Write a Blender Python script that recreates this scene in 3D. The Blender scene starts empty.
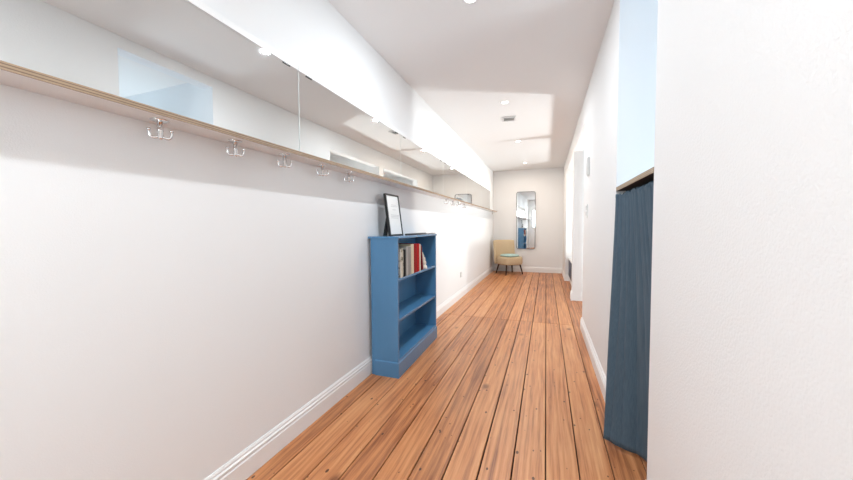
import bpy, bmesh, math, random
from mathutils import Vector, Matrix
random.seed(4)
C = bpy.context.scene.collection
PI = math.pi

# ------------------------------------------------------------------ helpers
def srgb(r, g, b):
    f = lambda c: c/12.92 if c <= .04045 else ((c+.055)/1.055)**2.4
    return (f(r/255), f(g/255), f(b/255), 1)

def nmat(name):
    m = bpy.data.materials.new(name); m.use_nodes = True
    nt = m.node_tree
    return m, nt, nt.nodes['Principled BSDF']

def mat(name, col, rough=.5, metal=0., noise=0., nscale=8., bump=0., bscale=200., spec=.5, coat=0., stretch=(1, 1, 1)):
    m, nt, b = nmat(name)
    b.inputs['Roughness'].default_value = rough
    b.inputs['Metallic'].default_value = metal
    b.inputs['Specular IOR Level'].default_value = spec
    b.inputs['Coat Weight'].default_value = coat
    b.inputs['Base Color'].default_value = col
    tc = nt.nodes.new('ShaderNodeTexCoord')
    mp = nt.nodes.new('ShaderNodeMapping'); mp.inputs['Scale'].default_value = stretch
    nt.links.new(tc.outputs['Object'], mp.inputs['Vector'])
    if noise:
        n = nt.nodes.new('ShaderNodeTexNoise'); n.inputs['Scale'].default_value = nscale; n.inputs['Detail'].default_value = 5
        nt.links.new(mp.outputs['Vector'], n.inputs['Vector'])
        mx = nt.nodes.new('ShaderNodeMix'); mx.data_type = 'RGBA'
        mx.inputs['A'].default_value = tuple(c*(1-noise) for c in col[:3])+(1,)
        mx.inputs['B'].default_value = tuple(min(1, c*(1+noise)) for c in col[:3])+(1,)
        nt.links.new(n.outputs['Fac'], mx.inputs['Factor'])
        nt.links.new(mx.outputs['Result'], b.inputs['Base Color'])
    if bump:
        n2 = nt.nodes.new('ShaderNodeTexNoise'); n2.inputs['Scale'].default_value = bscale; n2.inputs['Detail'].default_value = 3
        nt.links.new(mp.outputs['Vector'], n2.inputs['Vector'])
        bp = nt.nodes.new('ShaderNodeBump'); bp.inputs['Strength'].default_value = bump; bp.inputs['Distance'].default_value = .002
        nt.links.new(n2.outputs['Fac'], bp.inputs['Height'])
        nt.links.new(bp.outputs['Normal'], b.inputs['Normal'])
    return m

class MB:
    """collects shapes in one bmesh; build() links them as one mesh object"""
    def __init__(s): s.bm = bmesh.new(); s.mi = 0
    def _tag(s, n0):
        s.bm.faces.ensure_lookup_table()
        for f in s.bm.faces[n0:]: f.material_index = s.mi
    def box(s, a, b, bevel=0., seg=2, M=None):
        n0 = len(s.bm.faces)
        t = bmesh.new(); bmesh.ops.create_cube(t, size=1)
        ctr = Vector([(a[i]+b[i])/2 for i in range(3)]); d = [abs(b[i]-a[i]) for i in range(3)]
        for v in t.verts: v.co = Vector((v.co.x*d[0], v.co.y*d[1], v.co.z*d[2]))+ctr
        if bevel: bmesh.ops.bevel(t, geom=t.edges[:], offset=bevel, segments=seg, affect='EDGES', profile=.5)
        s.merge(t, M); s._tag(n0); return s
    def merge(s, t, M=None):
        if M is not None: bmesh.ops.transform(t, matrix=M, verts=t.verts)
        vm = {v: s.bm.verts.new(v.co) for v in t.verts}
        for f in t.faces:
            try:
                nf = s.bm.faces.new([vm[v] for v in f.verts]); nf.smooth = f.smooth
            except ValueError: pass
        t.free()
    def rings(s, rings, closed=True, cap=True, smooth=True, loop=False):
        n0 = len(s.bm.faces); vs = [[s.bm.verts.new(p) for p in r] for r in rings]; n = len(vs[0])
        R = len(vs)
        for i in range(R if loop else R-1):
            for j in range(n if closed else n-1):
                f = s.bm.faces.new((vs[i][j], vs[i][(j+1) % n], vs[(i+1) % R][(j+1) % n], vs[(i+1) % R][j])); f.smooth = smooth
        if cap and closed and not loop:
            s.bm.faces.new(vs[0][::-1]); s.bm.faces.new(vs[-1])
        s._tag(n0); return s
    def lathe(s, prof, o=(0, 0, 0), n=24, M=None):
        o = Vector(o); rr = []
        for r, z in prof:
            ring = [Vector((r*math.cos(2*PI*k/n), r*math.sin(2*PI*k/n), z)) for k in range(n)]
            rr.append([(M @ p if M is not None else p)+o for p in ring])
        return s.rings(rr)
    def tube(s, pts, rad, n=10):
        pts = [Vector(p) for p in pts]; rr = []
        for i, p in enumerate(pts):
            d = (pts[min(i+1, len(pts)-1)]-pts[max(i-1, 0)]).normalized()
            u = d.orthogonal() if i == 0 else (u-d*u.dot(d))
            u.normalize(); w = d.cross(u)
            r = rad[i] if isinstance(rad, (list, tuple)) else rad
            rr.append([p+u*(r*math.cos(2*PI*k/n))+w*(r*math.sin(2*PI*k/n)) for k in range(n)])
        return s.rings(rr)
    def prism(s, poly, ax, lo, hi):
        """poly: list of 2d points in the plane normal to axis ax"""
        def P(p, t):
            if ax == 1: return (p[0], t, p[1])
            if ax == 0: return (t, p[0], p[1])
            return (p[0], p[1], t)
        return s.rings([[P(p, lo) for p in poly], [P(p, hi) for p in poly]], smooth=False)
    def build(s, name, m, parent=None, loc=None, rotz=None):
        me = bpy.data.meshes.new(name)
        bmesh.ops.recalc_face_normals(s.bm, faces=s.bm.faces[:])
        s.bm.to_mesh(me); s.bm.free()
        for mm in (m if isinstance(m, list) else [m]): me.materials.append(mm)
        o = bpy.data.objects.new(name, me); C.objects.link(o)
        if parent: o.parent = parent
        if loc: o.location = loc
        if rotz is not None: o.rotation_euler.z = rotz
        return o

def tag(o, label, cat, group=None):
    o['label'] = label; o['category'] = cat
    if group: o['group'] = group
    return o
def thing(name, label, cat, loc=(0, 0, 0), rotz=0, group=None):
    o = bpy.data.objects.new(name, None); C.objects.link(o)
    o.empty_display_size = .05
    o.location = loc; o.rotation_euler = (0, 0, rotz)
    return tag(o, label, cat, group)
def struct(mb, name, m):
    o = mb.build(name, m); o['kind'] = 'structure'; return o
def copy_tree(o, loc, label=None):
    r = o.copy(); C.objects.link(r); r.location = loc
    if label: r['label'] = label
    for ch in o.children:
        c = ch.copy(); C.objects.link(c); c.parent = r
    return r

# ------------------------------------------------------------------ dimensions
W = 1.682; H = 2.565; D = 8.50; BACK = -1.35
T = .12                    # thickness of the right wall
OX = 3.95                  # outer wall of the rooms on the right
NY0, NY1, NZ = 1.485, 2.205, 2.475       # pass-through opening over the cupboard
AY0, AY1, BY0, BY1, HZ = 3.96, 5.43, 5.60, 7.36, 2.285   # two tall openings

# ------------------------------------------------------------------ materials
m_wall = mat('wall_paint', (.82, .82, .82, 1), .85, bump=.25, bscale=260, spec=.25)
m_wallR = mat('textured_wall_paint', (.82, .81, .805, 1), .8, bump=.6, bscale=150, spec=.3)
m_ceil = mat('ceiling_paint', (.82, .815, .815, 1), .9, spec=.2)
m_room = mat('daylight_tinted_room_paint', (.79, .83, .87, 1), .85, spec=.2)  # blue in this colour stands in for the side room's daylight tint
m_trim = mat('white_gloss_trim', (.84, .835, .83, 1), .4, spec=.4)
m_mirror = mat('silvered_glass', (.80, .81, .80, 1), .02, 1.)
m_medge = mat('polished_glass_edge', (.75, .78, .76, 1), .2, .0)
m_chrome = mat('chrome', (.78, .78, .78, 1), .12, 1.)
m_darkm = mat('dark_metal', (.10, .10, .10, 1), .35, .9)
m_plate = mat('white_plastic', (.80, .80, .79, 1), .4)
m_plate2 = mat('light_grey_plastic', (.66, .65, .64, 1), .45)
m_lampring = mat('white_lamp_ring', (.85, .85, .85, 1), .4)
m_black = mat('black_frame_lacquer', (.012, .012, .013, 1), .35)
m_paper = mat('white_paper', (.84, .84, .83, 1), .7)
m_ink = mat('pale_grey_ink', (.55, .55, .55, 1), .8)
m_blue = mat('blue_painted_wood', srgb(80, 132, 174), .27, coat=.3, noise=.06, nscale=14, bump=.15, bscale=60, stretch=(1, 1, .2))
m_leg = mat('dark_walnut', srgb(58, 34, 24), .4, noise=.2, nscale=30, stretch=(1, 1, .1))
m_tan = mat('tan_woven_upholstery', srgb(206, 184, 152), .9, noise=.09, nscale=60, bump=.5, bscale=350, spec=.2)
m_teal = mat('pale_teal_fabric', srgb(176, 202, 196), .9, noise=.25, nscale=11, bump=.3, bscale=300, spec=.2)
m_inside = mat('dark_cupboard_board_and_shade', srgb(40, 36, 34), .7, noise=.1)
m_bench = mat('navy_painted_panel', srgb(48, 66, 92), .5)
m_outfloor = mat('pale_terrace_stone', (.6, .6, .58, 1), .9, noise=.1, nscale=4)

def make_floor_mat(name, x0, pw):
    m, nt, b = nmat(name); N = nt.nodes; L = nt.links
    def node(t, **k):
        n = N.new(t)
        for kk, v in k.items(): setattr(n, kk, v)
        return n
    def math_(op, a, bb=None, clamp=False):
        n = node('ShaderNodeMath', operation=op, use_clamp=clamp)
        for i, v in enumerate((a, bb)):
            if v is None: continue
            if isinstance(v, (int, float)): n.inputs[i].default_value = v
            else: L.new(v, n.inputs[i])
        return n.outputs[0]
    tc = node('ShaderNodeTexCoord'); sp = node('ShaderNodeSeparateXYZ'); L.new(tc.outputs['Object'], sp.inputs[0])
    X, Y = sp.outputs['X'], sp.outputs['Y']
    idx = math_('FLOOR', math_('DIVIDE', math_('SUBTRACT', X, x0), pw))
    seg = math_('GREATER_THAN', Y, 4.05)
    key = node('ShaderNodeCombineXYZ'); L.new(idx, key.inputs[0]); L.new(seg, key.inputs[1])
    wn = node('ShaderNodeTexWhiteNoise', noise_dimensions='3D'); L.new(key.outputs[0], wn.inputs['Vector'])
    rnd = wn.outputs['Value']
    # grain coordinates: stretched along the plank, shifted for every plank
    gx = math_('ADD', math_('MULTIPLY', X, 1.0), math_('MULTIPLY', rnd, 17.3))
    gy = math_('ADD', math_('MULTIPLY', Y, .055), math_('MULTIPLY', rnd, 31.1))
    gc = node('ShaderNodeCombineXYZ'); L.new(gx, gc.inputs[0]); L.new(gy, gc.inputs[1])
    n1 = node('ShaderNodeTexNoise'); n1.inputs['Scale'].default_value = 26; n1.inputs['Detail'].default_value = 6; n1.inputs['Roughness'].default_value = .62
    L.new(gc.outputs[0], n1.inputs['Vector'])
    wc = node('ShaderNodeCombineXYZ'); L.new(gx, wc.inputs[0]); L.new(math_('ADD', math_('MULTIPLY', Y, .12), math_('MULTIPLY', rnd, 9.)), wc.inputs[1])
    wv = node('ShaderNodeTexWave', wave_type='BANDS', bands_direction='X'); wv.inputs['Scale'].default_value = 9
    wv.inputs['Distortion'].default_value = 7; wv.inputs['Detail'].default_value = 2; wv.inputs['Detail Scale'].default_value = 1.3
    L.new(wc.outputs[0], wv.inputs['Vector'])
    r1 = node('ShaderNodeValToRGB'); cr = r1.color_ramp
    cr.elements[0].position = .22; cr.elements[0].color = srgb(126, 68, 36)
    cr.elements[1].position = .78; cr.elements[1].color = srgb(220, 162, 112)
    e = cr.elements.new(.5); e.color = srgb(196, 128, 80)
    n4 = node('ShaderNodeTexNoise'); n4.inputs['Scale'].default_value = 110; n4.inputs['Detail'].default_value = 7; n4.inputs['Roughness'].default_value = .7
    gc2 = node('ShaderNodeCombineXYZ'); L.new(gx, gc2.inputs[0]); L.new(math_('ADD', math_('MULTIPLY', Y, .022), math_('MULTIPLY', rnd, 11.)), gc2.inputs[1])
    L.new(gc2.outputs[0], n4.inputs['Vector'])
    n4c = math_('MULTIPLY', math_('SUBTRACT', n4.outputs['Fac'], .5), .65)
    mixg = math_('ADD', math_('ADD', math_('MULTIPLY', n1.outputs['Fac'], .85), math_('MULTIPLY', wv.outputs['Fac'], .12)), n4c)
    sh = math_('ADD', mixg, math_('MULTIPLY', math_('SUBTRACT', rnd, .5), .24))
    L.new(sh, r1.inputs['Fac'])
    # large worn / lighter areas
    n3 = node('ShaderNodeTexNoise'); n3.inputs['Scale'].default_value = 1.6; n3.inputs['Detail'].default_value = 3
    L.new(tc.outputs['Object'], n3.inputs['Vector'])
    mw = node('ShaderNodeMix', data_type='RGBA'); mw.inputs['B'].default_value = srgb(216, 160, 112)
    wf = math_('MULTIPLY', math_('SUBTRACT', n3.outputs['Fac'], .42, True), .9, True)
    L.new(wf, mw.inputs['Factor']); L.new(r1.outputs['Color'], mw.inputs['A'])
    # knots
    kc = node('ShaderNodeCombineXYZ'); L.new(math_('ADD', X, math_('MULTIPLY', rnd, 5.)), kc.inputs[0]); L.new(math_('MULTIPLY', Y, .55), kc.inputs[1])
    vk = node('ShaderNodeTexVoronoi', feature='F1'); vk.inputs['Scale'].default_value = 4.2; L.new(kc.outputs[0], vk.inputs['Vector'])
    nd = node('ShaderNodeTexNoise'); nd.inputs['Scale'].default_value = 30; L.new(tc.outputs['Object'], nd.inputs['Vector'])
    kd = math_('ADD', vk.outputs['Distance'], math_('MULTIPLY', math_('SUBTRACT', nd.outputs['Fac'], .5), .06))
    kn = node('ShaderNodeMapRange'); kn.inputs['From Min'].default_value = .045; kn.inputs['From Max'].default_value = .13
    kn.inputs['To Min'].default_value = .75; kn.inputs['To Max'].default_value = 0; L.new(kd, kn.inputs['Value'])
    mk = node('ShaderNodeMix', data_type='RGBA'); mk.inputs['B'].default_value = srgb(98, 50, 26)
    L.new(kn.outputs[0], mk.inputs['Factor']); L.new(mw.outputs['Result'], mk.inputs['A'])
    # nail and worm holes: tiny dark dots and dashes
    vh = node('ShaderNodeTexVoronoi', feature='F1'); vh.inputs['Scale'].default_value = 24
    hc = node('ShaderNodeCombineXYZ'); L.new(math_('MULTIPLY', X, 1.), hc.inputs[0]); L.new(math_('MULTIPLY', Y, .6), hc.inputs[1])
    L.new(hc.outputs[0], vh.inputs['Vector'])
    sel = node('ShaderNodeSeparateColor'); L.new(vh.outputs['Color'], sel.inputs[0])
    rad = math_('MULTIPLY', math_('SUBTRACT', sel.outputs[0], .30, True), .25)
    hole = math_('MULTIPLY', math_('GREATER_THAN', rad, vh.outputs['Distance']), .85)
    mh = node('ShaderNodeMix', data_type='RGBA'); mh.inputs['B'].default_value = srgb(50, 26, 16)
    L.new(hole, mh.inputs['Factor']); L.new(mk.outputs['Result'], mh.inputs['A'])
    L.new(mh.outputs['Result'], b.inputs['Base Color'])
    rr = node('ShaderNodeMapRange'); rr.inputs['To Min'].default_value = .30; rr.inputs['To Max'].default_value = .48
    L.new(n1.outputs['Fac'], rr.inputs['Value']); L.new(rr.outputs[0], b.inputs['Roughness'])
    bp = node('ShaderNodeBump'); bp.inputs['Strength'].default_value = .25; bp.inputs['Distance'].default_value = .002
    L.new(mixg, bp.inputs['Height']); L.new(bp.outputs['Normal'], b.inputs['Normal'])
    return m
PX0, PW = .119, .1478
m_floor = make_floor_mat('worn_pine_boards', PX0, PW)
m_sub = mat('dark_floor_void', srgb(26, 13, 8), .9)

def make_ply():
    m, nt, b = nmat('birch_plywood'); N = nt.nodes; L = nt.links
    tc = N.new('ShaderNodeTexCoord'); mp = N.new('ShaderNodeMapping'); mp.inputs['Scale'].default_value = (1, .05, 1)
    L.new(tc.outputs['Object'], mp.inputs[0])
    wv = N.new('ShaderNodeTexWave'); wv.bands_direction = 'Z'; wv.inputs['Scale'].default_value = 42; wv.inputs['Distortion'].default_value = 1.2
    L.new(mp.outputs[0], wv.inputs['Vector'])
    r = N.new('ShaderNodeValToRGB'); r.color_ramp.elements[0].color = srgb(122, 100, 80); r.color_ramp.elements[1].color = srgb(166, 143, 119)
    r.color_ramp.elements[0].position = .1; r.color_ramp.elements[1].position = .6
    L.new(wv.outputs['Fac'], r.inputs['Fac']); L.new(r.outputs['Color'], b.inputs['Base Color']); b.inputs['Roughness'].default_value = .5
    return m
m_ply = make_ply()
m_lam = mat('white_laminate', (.80, .79, .79, 1), .45)

def make_curtain_mat():
    m, nt, b = nmat('blue_grey_linen'); N = nt.nodes; L = nt.links
    b.inputs['Roughness'].default_value = .9; b.inputs['Specular IOR Level'].default_value = .15
    b.inputs['Sheen Weight'].default_value = .05
    tc = N.new('ShaderNodeTexCoord'); mp = N.new('ShaderNodeMapping'); mp.inputs['Scale'].default_value = (40, 40, 1.2)
    L.new(tc.outputs['Object'], mp.inputs[0])
    n = N.new('ShaderNodeTexNoise'); n.inputs['Scale'].default_value = 6; n.inputs['Detail'].default_value = 4; L.new(mp.outputs[0], n.inputs['Vector'])
    r = N.new('ShaderNodeValToRGB'); r.color_ramp.elements[0].color = srgb(58, 74, 88); r.color_ramp.elements[1].color = srgb(88, 105, 118)
    L.new(n.outputs['Fac'], r.inputs['Fac']); L.new(r.outputs['Color'], b.inputs['Base Color'])
    n2 = N.new('ShaderNodeTexNoise'); n2.inputs['Scale'].default_value = 400; L.new(tc.outputs['Object'], n2.inputs['Vector'])
    bp = N.new('ShaderNodeBump'); bp.inputs['Strength'].default_value = .3; bp.inputs['Distance'].default_value = .001
    L.new(n2.outputs['Fac'], bp.inputs['Height']); L.new(bp.outputs['Normal'], b.inputs['Normal'])
    return m
m_curtain = make_curtain_mat()

def glow(name, col, s):
    m = bpy.data.materials.new(name); m.use_nodes = True; nt = m.node_tree; nt.nodes.clear()
    o = nt.nodes.new('ShaderNodeOutputMaterial'); e = nt.nodes.new('ShaderNodeEmission')
    e.inputs['Color'].default_value = col; e.inputs['Strength'].default_value = s
    nt.links.new(e.outputs[0], o.inputs[0]); return m
m_lamp = glow('lit_lamp_lens', (1, .93, .82, 1), 9)

def thin_glass():
    m = bpy.data.materials.new('clear_window_glass'); m.use_nodes = True; nt = m.node_tree; nt.nodes.clear()
    o = nt.nodes.new('ShaderNodeOutputMaterial'); t = nt.nodes.new('ShaderNodeBsdfTransparent'); g = nt.nodes.new('ShaderNodeBsdfGlossy')
    g.inputs['Roughness'].default_value = .02; t.inputs['Color'].default_value = (.95, .97, .96, 1)
    f = nt.nodes.new('ShaderNodeFresnel'); f.inputs['IOR'].default_value = 1.3; mx = nt.nodes.new('ShaderNodeMixShader')
    nt.links.new(f.outputs[0], mx.inputs[0]); nt.links.new(t.outputs[0], mx.inputs[1]); nt.links.new(g.outputs[0], mx.inputs[2]); nt.links.new(mx.outputs[0], o.inputs[0])
    return m
m_glass = thin_glass()

# ------------------------------------------------------------------ the shell
# floor: real boards with open joints over a dark void
mb = MB(); mb.mi = 1; mb.box((-.02, BACK-.1, -.12), (OX+.1, D+.1, -.012)); mb.mi = 0
k = -1; gaps = {1: .006, 3: .006, 5: .006, 7: .009, 9: .006, 11: .005}
xs = [PX0+PW*i for i in range(-1, 28)]
for i in range(len(xs)-1):
    a, b = xs[i], xs[i+1]
    g = gaps.get(i, random.choice([.0045, .005, .006]))
    yj = 4.05+random.uniform(-.015, .015)
    for (y0, y1) in ((BACK-.1, yj-.0008), (yj+.0008, D+.1)):
        lo, hi = max(a+g/2, -.02), min(b-g/2, OX+.1)
        if hi > lo: mb.box((lo, y0, -.03), (hi, y1, 0), bevel=.0018, seg=1)
struct(mb, 'floor', [m_floor, m_sub])

mb = MB(); mb.box((-.15, BACK-.12, H), (OX+.12, D+.12, H+.12)); struct(mb, 'ceiling', m_ceil)
mb = MB(); mb.box((-.15, BACK-.12, -.12), (0, D+.12, H+.001)); struct(mb, 'wall_left', m_wall)
mb = MB(); mb.box((-.001, D, -.12), (OX+.12, D+.12, H+.001)); struct(mb, 'wall_end', m_wall)

# right wall, pierced by the pass-through and the two tall openings
mb = MB()
segs = [(BACK, NY0, 0, H), (NY0, NY1, NZ, H), (NY1, AY0, 0, H), (AY0, AY1, HZ, H), (AY1, BY0, 0, H), (BY0, BY1, HZ, H), (BY1, D, 0, H)]
for y0, y1, z0, z1 in segs: mb.box((W, y0, z0-(.05 if z0 == 0 else 0)), (W+T, y1, z1))
struct(mb, 'wall_right', m_wallR)

# panels on the pass-through reveal, blue daylight spill painted in their colour
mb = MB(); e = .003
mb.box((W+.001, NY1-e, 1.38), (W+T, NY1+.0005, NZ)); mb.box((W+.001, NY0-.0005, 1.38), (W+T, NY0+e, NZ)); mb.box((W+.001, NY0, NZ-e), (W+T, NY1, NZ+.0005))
struct(mb, 'trim_opening_daylight_tint', m_room)
# partitions between the side rooms
mb = MB(); mb.box((W+T, NY1, -.05), (OX, NY1+.10, H)); struct(mb, 'wall_between_rooms', m_room)
mb = MB(); mb.box((W+T, .35, -.05), (OX, .45, H)); struct(mb, 'wall_near_room', m_room)
mb = MB(); mb.box((W+T, AY1+.02, -.05), (OX, BY0-.02, H)); struct(mb, 'wall_partition', m_wall)
# outer wall with three windows
wins = [(.9, 2.12, .75, 2.15), (3.4, 5.44, .06, 2.15), (5.59, 7.9, .06, 2.15)]
mb = MB(); y = BACK
for (a, b, z0, z1) in wins:
    mb.box((OX, y, -.05), (OX+T, a, H)); mb.box((OX, a, -.05), (OX+T, b, z0)); mb.box((OX, a, z1), (OX+T, b, H)); y = b
mb.box((OX, y, -.05), (OX+T, D, H)); struct(mb, 'wall_outer', m_room)
for i, (a, b, z0, z1) in enumerate(wins):
    mb = MB(); t = .05; x0, x1 = OX+.03, OX+.09
    mb.box((x0, a, z0), (x1, a+t, z1)); mb.box((x0, b-t, z0), (x1, b, z1)); mb.box((x0, a+t, z0), (x1, b-t, z0+t)); mb.box((x0, a+t, z1-t), (x1, b-t, z1))
    mb.box((x0+.01, (a+b)/2-.03, z0+t), (x1-.01, (a+b)/2+.03, z1-t))
    w = struct(mb, 'window_%d' % (i+1), m_trim)
    g = MB(); g.box((OX+.055, a+t, z0+t), (OX+.061, b-t, z1-t)); g.build('window_pane', m_glass, w)
mb = MB(); mb.box((OX+T, BACK, -.3), (OX+5, D+.1, -.12)); struct(mb, 'ground_terrace', m_outfloor)

# back wall and door behind the camera (seen in the far mirror), glazed for an added fill lamp
mb = MB(); dx0, dx1, dz = .13, .99, 2.12
mb.box((0, BACK-T, -.05), (dx0, BACK, H)); mb.box((dx1, BACK-T, -.05), (OX, BACK, H)); mb.box((dx0, BACK-T, dz), (dx1, BACK, H))
struct(mb, 'wall_back', m_wall)
mb = MB(); c = .09
mb.box((dx0-c, BACK-.01, 0), (dx0, BACK+.025, dz+c), .004); mb.box((dx1, BACK-.01, 0), (dx1+c, BACK+.025, dz+c), .004); mb.box((dx0, BACK-.01, dz), (dx1, BACK+.025, dz+c), .004)
struct(mb, 'trim_door_casing', m_trim)
mb = MB(); s = .11; yb0, yb1 = BACK-.08, BACK-.035
mb.box((dx0+.004, yb0, .004), (dx0+s, yb1, dz-.004)); mb.box((dx1-s, yb0, .004), (dx1-.004, yb1, dz-.004))
for z0, z1 in ((.004, .25), (1.0, 1.12), (dz-.13, dz-.004)): mb.box((dx0+s, yb0, z0), (dx1-s, yb1, z1))
mb.box((dx0+s, yb0+.012, .25), (dx1-s, yb1-.012, 1.0))
dr = struct(mb, 'door_1', m_trim)
g = MB(); g.box((dx0+s, yb0+.02, 1.12), (dx1-s, yb0+.026, dz-.13)); g.build('door_pane', m_glass, dr)
g = MB(); g.tube([(dx0+.06, yb1, 1.06), (dx0+.06, yb1+.045, 1.06), (dx0+.065, yb1+.055, 1.06), (dx0+.17, yb1+.055, 1.06)], .009); g.build('door_handle', m_chrome, dr)

# baseboards: moulded profile (offset from wall, height)
PROF = [(0, 0), (.018, 0), (.018, .086), (.012, .092), (.016, .096), (.016, .106), (.0095, .112), (.0095, .120), (.004, .130), (0, .130)]
def base(name, runs):
    mb = MB()
    for ax, wall, sgn, lo, hi in runs:
        poly = [(wall+sgn*p, z) for p, z in PROF]
        if ax == 1: mb.prism(poly, 1, lo, hi)
        else: mb.prism(poly, 0, lo, hi)
    return struct(mb, name, m_trim)
base('baseboard_left', [(1, 0, 1, BACK, D)])
base('baseboard_right', [(1, W, -1, NY1+.0, AY0+.01), (1, W, -1, BY1-.01, D), (1, W, -1, AY1-.02, BY0+.02), (1, W, -1, BACK, NY0)])
base('baseboard_end', [(0, D, -1, .02, W-.02)])
base('baseboard_partition', [(0, AY1+.02, -1, W-.02, OX)])
base('baseboard_opening', [(0, BY1, -1, W-.02, W+T)])

# white rail above the mirror band
mb = MB(); ZT = 2.008; ZB = 1.534
seams = [-1.21+1.331*i for i in range(7)]+[7.95]
for a, b in zip(seams[:-1], seams[1:]): mb.box((0, a+.0015, ZT+.001), (.014, b-.0015, ZT+.030), .001, 1)
struct(mb, 'trim_mirror_rail', m_trim)

# ------------------------------------------------------------------ mirror panes on the left wall
places = ['beside the camera, its left end out of view', 'over the nearest coat hooks, showing the pale blue opening', 'second from the camera, over the row of hooks and picture frame',
          'over the blue bookcase, showing the bright openings', 'fourth along, showing the end wall and its mirror', 'narrow-looking strip near the end wall', 'last of the band, closest to the end wall']
for i, (a, b) in enumerate(zip(seams[:-1], seams[1:])):
    if i == 0: continue
    t = thing('wall_mirror', 'frameless wall mirror pane '+places[i], 'mirror', (0, a, ZB), 0, 'mirror panes along the left wall')
    L = b-a
    m = MB(); m.box((.002, .002, .0025), (.010, L-.002, ZT-ZB), .0016, 1)
    for f_ in m.bm.faces:
        f_.normal_update()
        if abs(f_.normal.y) > .5: f_.material_index = 1
    m.build('glass', [m_mirror, m_medge], t)
    for yy in (.085, L-.085):
        m = MB(); m.box((.0005, yy-.024, ZT-ZB-.006), (.0145, yy+.024, ZT-ZB+.0012), .001, 1); m.build('clip', m_darkm, t)

# ------------------------------------------------------------------ plywood ledge with hooks
LD = .126
led = thing('wall_ledge', 'long narrow plywood ledge on left wall under the mirrors, hooks below', 'shelf', (0, 0, 1.5125))
m = MB(); m.box((.001, BACK+.02, .0025), (LD-.003, 8.32, .0195)); m.build('board', m_lam, led)
m = MB(); m.box((LD-.003, BACK+.02, .001), (LD, 8.32, .021), .0006, 1); m.build('edge_band', m_ply, led)

def make_hook(loc, label):
    t = thing('coat_hook', label, 'coat hook', loc, 1.03, 'chrome coat hooks under the ledge')
    m = MB(); m.lathe([(.002, 0), (.027, 0), (.027, -.003), (.022, -.0055), (.008, -.008), (.003, -.009)]); m.build('base_plate', m_chrome, t)
    m = MB(); m.lathe([(.004, -.006), (.0085, -.008), (.0085, -.032), (.0098, -.034), (.0098, -.037), (.0085, -.039), (.0085, -.060), (.006, -.065), (.002, -.067)], n=16); m.build('stem', m_chrome, t)
    for q in range(2):
        an = PI*q
        pts = []; rad = []
        for s_ in range(11):
            u = s_/10
            r = .006+.024*math.sin(u*PI*.52)
            z = -.056-.008*math.sin(u*PI*.9)+.024*u**2.4
            pts.append((r*math.cos(an), r*math.sin(an), z)); rad.append(.0052-.0012*u)
        m = MB(); m.tube(pts, rad, 10)
        m.lathe([(.001, -.006), (.0045, -.004), (.006, 0), (.0045, .004), (.001, .006)], o=pts[-1], n=12)
        m.build('prong', m_chrome, t)
    return t
hy = [(.726, 'chrome double coat hook nearest the camera, under the ledge at left'),
      (1.008, 'chrome coat hook under the ledge, second from the camera'),
      (1.281, 'chrome coat hook under the ledge, third from camera, before the first mirror joint'),
      (1.573, 'chrome coat hook under the ledge, fourth from camera, just past first mirror joint'),
      (1.842, 'chrome coat hook under the ledge, fifth from camera, nearest the picture frame'),
      (4.06, 'small chrome coat hook beyond the blue bookcase, first of the far hooks'),
      (4.39, 'small chrome coat hook beyond the bookcase, second of the far hooks'),
      (4.69, 'small chrome coat hook beyond the bookcase, third of the far hooks'),
      (5.05, 'small chrome coat hook beyond the bookcase, fourth of the far hooks'),
      (7.95, 'distant chrome coat hook at the ledge end above the tan chair')]
for i, (y, lb) in enumerate(hy):
    if i == 0: hook0 = make_hook((.066, y, 1.5150), lb)
    else:
        h = copy_tree(hook0, (.066, y, 1.5150), lb); h.rotation_euler.z = 1.03+[0, -.08, -.2, -.25, -.3, -.35, -.5, -.3, -.4, .3][i]

# ------------------------------------------------------------------ bookcase
BW, BD, BH = .955, .226, 1.078
ROT = math.radians(1.0)
bc = thing('bookcase', 'blue painted wooden bookcase with two shelves against the left wall', 'bookcase', (.252, 2.185, 0), ROT)
# local: x from -BD (back) to 0 (front), y 0..BW
t = .02
m = MB(); m.box((-BD, 0, .0), (0, t, BH-.018), .0015, 1); m.build('side_panel', m_blue, bc)
m = MB(); m.box((-BD, BW-t, .0), (0, BW, BH-.018), .0015, 1); m.build('side_panel', m_blue, bc)
m = MB(); m.box((-BD-.020, -.006, BH-.018), (.006, BW+.006, BH), .003); m.build('top_board', m_blue, bc)
m = MB(); m.box((-BD+.002, t, .03), (-BD+.008, BW-t, BH-.018)); m.build('back_panel', m_blue, bc)
for z in (.445, .755):
    m = MB(); m.box((-BD+.008, t, z-.02), (-.004, BW-t, z), .0015, 1); m.build('shelf', m_blue, bc)
m = MB(); m.box((-BD+.008, t, .115), (-.002, BW-t, .135), .001, 1); m.build('bottom_board', m_blue, bc)
m = MB()
pl = [(.0, .0), (.006, 0), (.006, .112), (.003, .118), (0, .120)]
m.prism(pl, 1, -.006, BW+.006)
m.prism([(-.006, 0), (0, 0), (0, .120), (-.003, .118), (-.006, .112)], 0, -BD+.03, .0)
m.prism([(BW+.006, 0), (BW, 0), (BW, .120), (BW+.003, .118), (BW+.006, .112)], 0, -BD+.03, .0)
m.build('plinth', m_blue, bc)
bcM = Matrix.Translation((.252, 2.185, 0)) @ Matrix.Rotation(ROT, 4, 'Z')
def on_bc(x, y, z): return bcM @ Vector((x, y, z))

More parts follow.
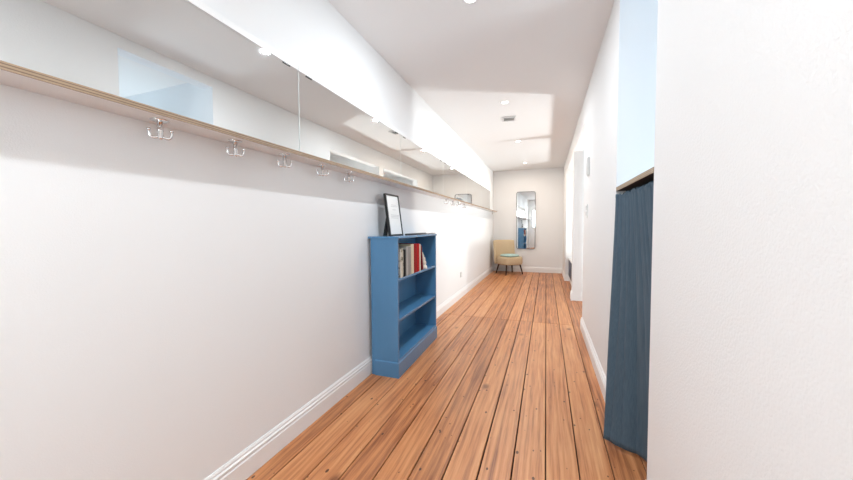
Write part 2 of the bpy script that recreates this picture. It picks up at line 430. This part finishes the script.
# ------------------------------------------------------------------ books
def spine_mat(name, c1, c2=None, scale=60.):
    m, nt, b = nmat(name); N = nt.nodes; L = nt.links; b.inputs['Roughness'].default_value = .6; b.inputs['Specular IOR Level'].default_value = .2
    b.inputs['Base Color'].default_value = c1
    if c2:
        tc = N.new('ShaderNodeTexCoord'); mp = N.new('ShaderNodeMapping'); mp.inputs['Scale'].default_value = (1, 1, .35)
        L.new(tc.outputs['Object'], mp.inputs[0])
        n = N.new('ShaderNodeTexNoise'); n.inputs['Scale'].default_value = scale; L.new(mp.outputs[0], n.inputs['Vector'])
        r = N.new('ShaderNodeValToRGB'); r.color_ramp.interpolation = 'CONSTANT'
        r.color_ramp.elements[0].color = c1; r.color_ramp.elements[1].color = c2; r.color_ramp.elements[1].position = .56
        L.new(n.outputs['Fac'], r.inputs['Fac']); L.new(r.outputs['Color'], b.inputs['Base Color'])
    return m
BOOKS = [  # y start, thickness, height, depth, colours, lean, label
    (.071, .025, .222, .160, (srgb(214, 208, 198), srgb(140, 124, 100)), 0, 'pale mottled spine book, first from the left on the top shelf'),
    (.098, .034, .226, .165, (srgb(196, 188, 172), srgb(52, 52, 46)), 0, 'cream and black patterned book, second from the left'),
    (.134, .050, .215, .150, (srgb(24, 24, 26), None), 0, 'black spine book between two pale books'),
    (.186, .048, .236, .168, (srgb(176, 172, 168), None), 0, 'light grey book right of the black one'),
    (.236, .060, .230, .166, (srgb(150, 146, 142), None), 0, 'darker grey thick book left of the cream book'),
    (.298, .060, .248, .168, (srgb(216, 202, 176), None), 0, 'cream book touching the first red book'),
    (.360, .070, .250, .170, (srgb(150, 20, 24), None), 0, 'dark red book beside the cream book'),
    (.432, .062, .246, .170, (srgb(178, 26, 26), None), 0, 'brighter red thick book, the right of two upright reds'),
    (.496, .026, .240, .166, (srgb(226, 214, 196), None), 0, 'thin cream book against the right side of the red books'),
    (.524, .026, .225, .160, (srgb(112, 22, 30), None), .20, 'maroon book leaning against the thin cream book'),
]
pages = mat('page_edges', srgb(226, 218, 200), .8, noise=.05, nscale=200)
for (y0, th, h, d, cols, lean, lab) in BOOKS:
    loc = on_bc(-.004-d-.006, y0, .756); bk = thing('book', lab, 'book', loc, ROT, 'books on the top shelf of the bookcase')
    if lean:
        bk.location = on_bc(-.004-d-.006, y0+h*math.sin(lean)+.001, .756); bk.rotation_euler = (lean, 0, ROT)
    sm = spine_mat('spine_'+lab.split()[0], *cols)
    m = MB(); c = .0025
    m.box((0, 0, 0), (d, c, h)); m.box((0, th-c, 0), (d, th, h))
    # rounded spine
    pr = [(d-.004, 0)]+[(d-.004+.009*math.sin(PI*q/6), th/2-th/2*math.cos(PI*q/6)) for q in range(1, 6)]+[(d-.004, th)]
    m.prism(pr, 2, 0, h); m.build('cover', sm, bk)
    m = MB(); m.box((.004, c+.0003, .004), (d-.005, th-c-.0003, h-.004)); m.build('page_block', pages, bk)
# little ornament
m = MB(); m.lathe([(.002, 0), (.043, 0), (.044, .008), (.038, .030), (.030, .036), (.035, .044), (.034, .066), (.024, .076), (.027, .084), (.025, .102), (.014, .112), (.015, .122), (.010, .134), (.004, .150), (.001, .158)], n=20)
o = m.build('ornament', mat('cream_ceramic', srgb(222, 212, 198), .45, noise=.18, nscale=30)); o.location = on_bc(-.045, .672, .7555)
tag(o, 'small cream tiered ornament on the top shelf right of the books', 'ornament')

# ------------------------------------------------------------------ picture frame on the bookcase
fr = thing('picture_frame', 'thin black picture frame with white sheet leaning on the blue bookcase top', 'picture frame', on_bc(-.118, .135, BH+.001), math.radians(-1))
FW, FH, ft, fd = .235, .345, .012, .022
tilt = math.radians(-7.5)
RM = Matrix.Rotation(tilt, 4, 'Y')
def fbox(m, a, b, bev=0): m.box(a, b, bev, 1, M=RM)
m = MB(); fbox(m, (-fd, 0, 0), (0, ft, FH), .001); fbox(m, (-fd, FW-ft, 0), (0, FW, FH), .001); fbox(m, (-fd, ft, 0), (0, FW-ft, ft), .001); fbox(m, (-fd, ft, FH-ft), (0, FW-ft, FH), .001)
m.build('moulding', m_black, fr)
m = MB(); fbox(m, (-.008, ft, ft), (-.006, FW-ft, FH-ft)); pp = m.build('sheet', m_paper, fr)
m = MB()
for z, a, b in ((.255, .09, .175), (.243, .075, .19), (.215, .10, .165), (.17, .06, .205), (.158, .06, .2), (.146, .06, .19)): fbox(m, (-.0059, a, z), (-.0055, b, z+.004))
m.build('print_lines', m_ink, pp)
m = MB(); fbox(m, (-fd+.001, ft*.5, ft*.5), (-.0081, FW-ft*.5, FH-ft*.5)); m.build('backing', m_black, fr)
m = MB(); m.prism([(-.045, .0), (-.040, 0), (-.0335, .05), (-.045, .13), (-.048, .13), (-.060, 0.0)], 1, .09, .10) if False else m.prism([(-.090, 0), (-.076, 0), (-.048, .19), (-.053, .19)], 1, .035, .085)
m.build('easel_back', m_black, fr)

# thin dark rod lying on top
sh = thing('thin_rod', 'long thin dark rod lying along the front edge of the blue bookcase top', 'rod', on_bc(-.030, .225, BH+.0095), ROT+.01)
m = MB(); m.tube([(0, 0, 0), (0, .01, 0), (0, .50, 0), (0, .515, 0)], [.004, .0085, .0085, .006], 12); m.build('handle', m_black, sh)
m = MB()
rr = []
for q in range(9):
    u = q/8; w_ = .006+.013*u; ring = []
    for s_ in range(7):
        an = (s_/6-.5)*2.0; ring.append((w_*math.sin(an), .51+.275*u, -.0085+w_*.35*(1-math.cos(an))+.001))
    ring += [(p[0], p[1], p[2]+.005) for p in ring[::-1]]
    rr.append(ring)
m.rings(rr); m.build('flat_tip', m_darkm, sh)

# ------------------------------------------------------------------ cupboard under the pass-through and its curtain
cb = thing('cupboard', 'low cupboard with plywood top filling the right wall opening, behind the curtain', 'cupboard', (W, NY0, 0))
NW = NY1-NY0
m = MB(); m.box((.003, .002, 1.360), (.58, NW-.002, 1.379), .001, 1); m.mi = 1; m.box((.003, .002, 1.3562), (.58, NW-.002, 1.3598)); m.build('top_board', [m_lam, m_inside], cb)  # dark layer below the board paints the shade on its underside
m = MB(); m.box((-.001, .002, 1.3565), (.0029, NW-.002, 1.3785), .0006, 1); m.build('edge_band', m_ply, cb)
for a in (.003, NW-.021):
    m = MB(); m.box((.100, a, 0.001), (.56, a+.018, 1.356)); m.build('side_panel', m_inside, cb)
m = MB(); m.box((.55, .021, .001), (.56, NW-.021, 1.356)); m.build('back_panel', m_inside, cb)
m = MB(); m.box((.13, .021, .001), (.55, NW-.021, .05)); m.build('base_panel', m_inside, cb)
rod = MB(); rod.tube([(.048, .001, 1.305), (.048, NW-.001, 1.305)], .006); rod.build('curtain_rod', m_darkm, cb)

def curtain():
    NU, NV = 260, 60
    top = lambda u: Vector((W+.028-.024*math.exp(-u*22), NY1-.004-(NW-.008)*u, 1.332))
    # hem line: starts swung out into the corridor, then returns into the recess
    ctrl = [Vector((1.588, 1.905, .022)), Vector((1.628, 1.862, .022)), Vector((1.690, 1.832, .022)), Vector((1.750, 1.800, .022)), Vector((1.785, 1.70, .022)), Vector((1.785, 1.60, .022)), Vector((1.780, 1.525, .022))]
    lens = [0]
    for a, b in zip(ctrl[:-1], ctrl[1:]): lens.append(lens[-1]+(b-a).length)
    def hem(u):
        s_ = u*lens[-1]
        for i in range(len(ctrl)-1):
            if s_ <= lens[i+1]+1e-9:
                f = (s_-lens[i])/(lens[i+1]-lens[i]); return ctrl[i].lerp(ctrl[i+1], f)
        return ctrl[-1]
    def hem_s(u):
        return sum((hem(min(1, max(0, u+d))) for d in (-.06, -.03, 0, .03, .06)), Vector())/5
    m = MB(); rows = []
    for j in range(NV+1):
        v = j/NV; e = v**1.15
        row = []
        for i in range(NU+1):
            u = i/NU
            p = top(u).lerp(hem_s(u), e)
            du = (top(min(1, u+.01)).lerp(hem_s(min(1, u+.01)), e)-top(max(0, u-.01)).lerp(hem_s(max(0, u-.01)), e)); du.z = 0; du.normalize()
            n = Vector((du.y, -du.x, 0))
            if n.x > 0: n = -n
            fine = math.sin(2*PI*(15*u+.35*math.sin(9*u)))*.010
            mid = math.sin(2*PI*(8.5*u+.5*math.sin(5*u)+.15*v))*.013
            big = math.sin(2*PI*(3.6*u+.3+.12*v))*.020
            wf = max(0, 1-v*2.6); wm = .35+.65*min(1, v*2.5)*(1-.45*v); wb = min(1, v*1.4)
            pl1 = abs(math.sin(PI*(16*u+.4*math.sin(7*u+1))))**.55-.6
            pl2 = abs(math.sin(PI*(7*u+.35*math.sin(5*u)+.25*v)))**.7-.6
            d = pl1*.024*max(0, 1-v*2.2)+pl2*(.012+.010*min(1, v*2))*(1-.8*v)*min(1, .35+v*3)+big*wb*(.6-.45*v)
            # puffed heading above the rod
            if v < .03: d += .004*math.sin(2*PI*30*u)
            q = p+n*d
            if v > .97: q += n*.002
            q.z += (.006*math.sin(2*PI*19*u) if j == 0 else 0)
            q.x = min(q.x, W+.118)
            if q.x > W-.004: q.y = min(q.y, NY1-.003)
            row.append(q)
        rows.append(row)
    m.rings(rows, closed=False)
    o = m.build('curtain', m_curtain)
    md = o.modifiers.new('thickness', 'SOLIDIFY'); md.thickness = .0022
    return tag(o, 'blue-grey gathered fabric curtain hanging to the floor across the right wall cupboard', 'curtain')
curtain()

# ------------------------------------------------------------------ bench in the second opening
bn = thing('bench', 'low built-in bench with navy front and white top in the far right opening', 'bench', (W+.05, BY0, 0))
BL = BY1-BY0
m = MB(); m.box((.03, .02, .0), (.44, BL-.002, .12)); m.build('plinth', m_trim, bn)
m = MB(); m.box((.012, .02, .12), (.44, BL-.002, .47), .002); m.build('body', m_bench, bn)
m = MB(); m.box((0, .016, .47), (.45, BL-.001, .497), .004); m.build('seat_board', m_trim, bn)

# ------------------------------------------------------------------ chair in the corner
TH = math.radians(40)
ch = thing('slipper_chair', 'tan upholstered slipper chair on dark tapered legs in the far left corner', 'chair', (.45, 8.06, 0), TH)
# local: faces -Y
def sup(a, b, n=40, p=3.2):
    out = []
    for k in range(n):
        t_ = 2*PI*k/n; c_, s_ = math.cos(t_), math.sin(t_)
        out.append((a*math.copysign(abs(c_)**(2/p), c_), b*math.copysign(abs(s_)**(2/p), s_)))
    return out
m = MB(); rr = []
for z, k in ((.235, .90), (.24, .95), (.26, .985), (.30, 1.), (.36, 1.), (.395, .985), (.415, .95), (.424, .86), (.428, .5), (.429, .1)):
    rr.append([(x*k, y*k-.02, z) for x, y in sup(.275, .27)])
m.rings(rr); m.build('seat', m_tan, ch)
# wide gently curved back, a thick slab with a rounded top
m = MB(); rr = []
N_ = 28; RC = .46
for i in range(N_+1):
    a = math.radians(-40+80*i/N_); e_ = min(i, N_-i)/N_
    k = min(1, (e_*12)**.6) if e_ > 0 else .12
    top = .815-.012*(1-min(1, e_*6))**2
    sx, sy = math.sin(a), math.cos(a)
    ring = []
    for (q, z) in ((-.030, .24), (-.036, .30), (-.036, .46), (-.030, top-.03), (-.018, top-.006), (0, top), (.018, top-.008), (.030, top-.04), (.034, .46), (.026, .28), (.018, .24)):
        r2 = RC+q*(.35+.65*k)
        lean = .06*max(0, (z-.3)/.5)
        ring.append((r2*sx, r2*sy+lean-RC+.265, z))
    rr.append(ring)
m.rings(rr); m.build('backrest', m_tan, ch)
for sx, sy in ((-1, -1), (1, -1), (-1, 1), (1, 1)):
    m = MB(); b0 = Vector((sx*.185, sy*.165-.02, .245)); b1 = Vector((sx*.235, sy*.215-.02, .0))
    m.tube([b0, b0.lerp(b1, .5), b1], [.021, .016, .011], 14); m.build('leg', m_leg, ch)
cu = MB(); rr = []
for z, k in ((0, .80), (.006, .93), (.018, 1.), (.026, 1.), (.040, .93), (.052, .75), (.058, .45), (.060, .08)):
    rr.append([(x*k, y*k, z) for x, y in sup(.20, .19, 40, 3.6)])
cu.rings(rr); o = cu.build('cushion', m_teal); o.location = (.475, 7.985, .4295); o.rotation_euler.z = TH+.15
tag(o, 'flat pale teal cushion lying on the seat of the tan chair', 'cushion')

# ------------------------------------------------------------------ mirror on the end wall
mr = thing('wall_mirror', 'tall rounded thin-framed mirror hanging on the far end wall', 'mirror', (.815, D-.016, 1.30), -math.radians(1.1))
def rrect(w, h, r, n=6):
    out = []
    for cx, cz, a0 in ((w-r, h-r, 0), (-w+r, h-r, 90), (-w+r, -h+r, 180), (w-r, -h+r, 270)):
        for k in range(n+1):
            a = math.radians(a0+90*k/n); out.append((cx+r*math.cos(a), cz+r*math.sin(a)))
    return out
A, B = rrect(.228, .72, .05), rrect(.217, .709, .04)
m = MB(); m.rings([[(x, -.012, z) for x, z in A], [(x, .010, z) for x, z in A], [(x, .010, z) for x, z in B], [(x, -.012, z) for x, z in B]], loop=True, smooth=False); m.build('frame', mat('brushed_dark_steel', (.16, .155, .15, 1), .3, .9), mr)
m = MB(); m.rings([[(x, -.006, z) for x, z in B], [(x, .008, z) for x, z in B]], smooth=False); m.build('glass', m_mirror, mr)

# ------------------------------------------------------------------ small wall fittings
it = thing('intercom', 'pale wall intercom near the opening edge on the right wall', 'intercom', (W, 3.52, 1.64))
m = MB(); m.box((-.020, -.045, 0), (0, .045, .175), .006); m.build('body', m_plate, it)
m = MB(); m.box((-.030, -.040, .008), (-.0195, -.008, .167), .005); m.build('handset', m_plate, it)
sw = thing('light_switch', 'white light switch plate below the intercom on the right wall', 'light switch', (W, 3.62, 1.235))
m = MB(); m.box((-.010, -.042, 0), (0, .042, .135), .003); m.build('plate', m_plate, sw)
for z in (.020, .075):
    m = MB(); m.box((-.016, -.022, z), (-.009, .022, z+.042), .002); m.build('rocker', m_plate2, sw)
so = thing('wall_socket', 'white power socket low on the left wall beyond the bookcase', 'socket', (0, 5.10, .33))
m = MB(); m.box((0, -.042, 0), (.010, .042, .084), .003); m.build('plate', m_plate2, so)
m = MB(); m.lathe([(.002, 0), (.021, 0), (.021, .004), (.017, .004), (.016, .001), (.001, .001)], o=(.0095, 0, .042), M=Matrix.Rotation(PI/2, 4, 'Y')); m.build('outlet', m_plate, so)

# ceiling fittings
lampspots = [(.2, 'behind'), (2.03, 'recessed ceiling downlight nearest the camera, at the top edge'), (3.82, 'recessed ceiling downlight just before the ceiling vent'),
             (5.62, 'recessed ceiling downlight beyond the vent, third along the corridor'), (7.55, 'farthest recessed ceiling downlight, close to the end wall')]
first = None
for i, (y, lab) in enumerate(lampspots):
    if i == 0: lab = 'recessed ceiling downlight above the camera'
    if first is None:
        first = thing('downlight', lab, 'ceiling light', (.84, y, H), 0, 'recessed ceiling downlights')
        m = MB(); n = 28
        prof = [(.047, 0), (.047, -.004), (.044, -.006), (.036, -.006), (.034, -.002), (.034, 0)]
        m.rings([[(r*math.cos(2*PI*k/n), r*math.sin(2*PI*k/n), z) for k in range(n)] for r, z in prof], cap=False); m.build('trim_ring', m_lampring, first)
        m = MB(); m.lathe([(.001, -.003), (.0335, -.003), (.0335, -.0005), (.001, -.0005)], n=24); m.build('lens', m_lamp, first)
    else: copy_tree(first, (.84, y, H), lab)
vt = thing('ceiling_vent', 'small square louvred vent on the ceiling between two downlights', 'vent', (.825, 4.40, H), .12)
m = MB(); a, b = .085, .066
for q in ((-a, -a, -b, a), (b, -a, a, a), (-b, -a, b, -b), (-b, b, b, a)): m.box((q[0], q[1], -.016), (q[2], q[3], 0), .002, 1)
m.build('frame', m_plate2, vt)
m = MB(); m.box((-b, -b, -.002), (b, b, 0)); m.build('backing', m_plate2, vt)
for q in range(5):
    m = MB(); y = -.05+.025*q
    m.box((-b, -.012, -.001), (b, .012, .001), M=Matrix.Translation((0, y, -.010)) @ Matrix.Rotation(.6, 4, 'X')); m.build('slat', m_plate2, vt)

# ------------------------------------------------------------------ light
def area(name, loc, target, sx, sy, power, col, spread=180):
    l = bpy.data.lights.new(name, 'AREA'); l.shape = 'RECTANGLE'; l.size = sx; l.size_y = sy; l.energy = power; l.color = col; l.spread = math.radians(spread)
    o = bpy.data.objects.new(name, l); C.objects.link(o); o.location = loc
    d = Vector(target)-Vector(loc); o.rotation_euler = d.to_track_quat('-Z', 'Y').to_euler(); o['kind'] = 'light'
    return o
DAY = (.84, .93, 1.0); COOL = (.80, .90, 1.0); WARM = (.86, .94, 1.)
area('window_daylight', (OX+.25, 1.93, 1.45), (W, 1.85, 1.75), .28, .28, 9, COOL)  # small extra lamp, added to throw a sharp patch on the near ceiling
area('window_daylight', (OX+.2, 1.45, 1.2), (W+1.7, 1.9, 2.6), 1.0, .9, 21, COOL)
area('window_daylight', (OX+.2, 4.3, 1.1), (W, 4.3, 1.1), 1.7, 2.0, 16, DAY)
area('window_daylight', (OX+.2, 6.8, 1.1), (W, 6.8, 1.1), 2.0, 2.0, 17, DAY)
area('ceiling_patch_lamp', (OX+.35, 5.30, .12), (.6, 4.8, 2.5), .24, .35, 37, (.95, .98, 1), 120)  # low lamps added outside, placed to throw the crisp far ceiling patches
area('ceiling_patch_lamp', (OX+.35, 5.72, .12), (.6, 6.4, 2.5), .24, .35, 37, (.95, .98, 1), 120)
area('door_fill_lamp', ((dx0+dx1)/2, BACK-.2, 1.55), ((dx0+dx1)/2+.2, 3, 1.35), .66, .9, 15, COOL)  # fill lamp added behind the door pane to even out the near walls
fl = thing('added_fill_light', 'added round fill light on the ceiling, unseen behind the camera', 'ceiling light', (.84, -.55, H))  # lamp body and glow added out of view to brighten the near corridor
m = MB(); m.lathe([(.01, 0), (.25, 0), (.25, -.02), (.235, -.03), (.01, -.03)], n=40); m.build('housing', m_lampring, fl)
m = MB(); m.lathe([(.001, -.030), (.23, -.030), (.228, -.040), (.20, -.046), (.001, -.048)], n=40); m.build('diffuser', m_lamp, fl)
l = bpy.data.lights.new('added_fill_glow', 'AREA'); l.shape = 'DISK'; l.size = .44; l.energy = 4; l.color = (.80, .91, 1)
o = bpy.data.objects.new('added_fill_glow', l); C.objects.link(o); o.location = (.84, -.55, H-.055); o['kind'] = 'light'
for y, _ in lampspots:
    l = bpy.data.lights.new('downlight_beam', 'AREA'); l.shape = 'DISK'; l.size = .066; l.energy = (5.5 if y < 1 else 8) if y < 5 else 7; l.color = WARM if y < 5 else (1, .87, .74)
    o = bpy.data.objects.new('downlight_beam', l); C.objects.link(o); o.location = (.84, y, H-.008); o['kind'] = 'light'

w = bpy.data.worlds.new('World'); bpy.context.scene.world = w; w.use_nodes = True
bg = w.node_tree.nodes['Background']; bg.inputs['Color'].default_value = (.85, .93, 1, 1); bg.inputs['Strength'].default_value = 1.6

# ------------------------------------------------------------------ camera
f, yaw, pit, rol, cx = 322.964, .354395, .0407281, -.0049131, 1.29276
F = Vector((-math.sin(yaw)*math.cos(pit), math.cos(yaw)*math.cos(pit), -math.sin(pit)))
R0 = Vector((math.cos(yaw), math.sin(yaw), 0)); U0 = R0.cross(F)
R = R0*math.cos(rol)+U0*math.sin(rol); U = R.cross(F)
cd = bpy.data.cameras.new('camera'); cam = bpy.data.objects.new('camera', cd); C.objects.link(cam)
cd.sensor_width = 36; cd.sensor_fit = 'HORIZONTAL'; cd.lens = f/853*36; cd.clip_start = .02
cam.matrix_world = Matrix(((R.x, U.x, -F.x, cx), (R.y, U.y, -F.y, 0), (R.z, U.z, -F.z, 1.15), (0, 0, 0, 1)))
S = bpy.context.scene; S.camera = cam
S.view_settings.view_transform = 'Standard'; S.view_settings.look = 'None'; S.view_settings.gamma = 1; S.view_settings.use_curve_mapping = False
S.view_settings.exposure = 0.84
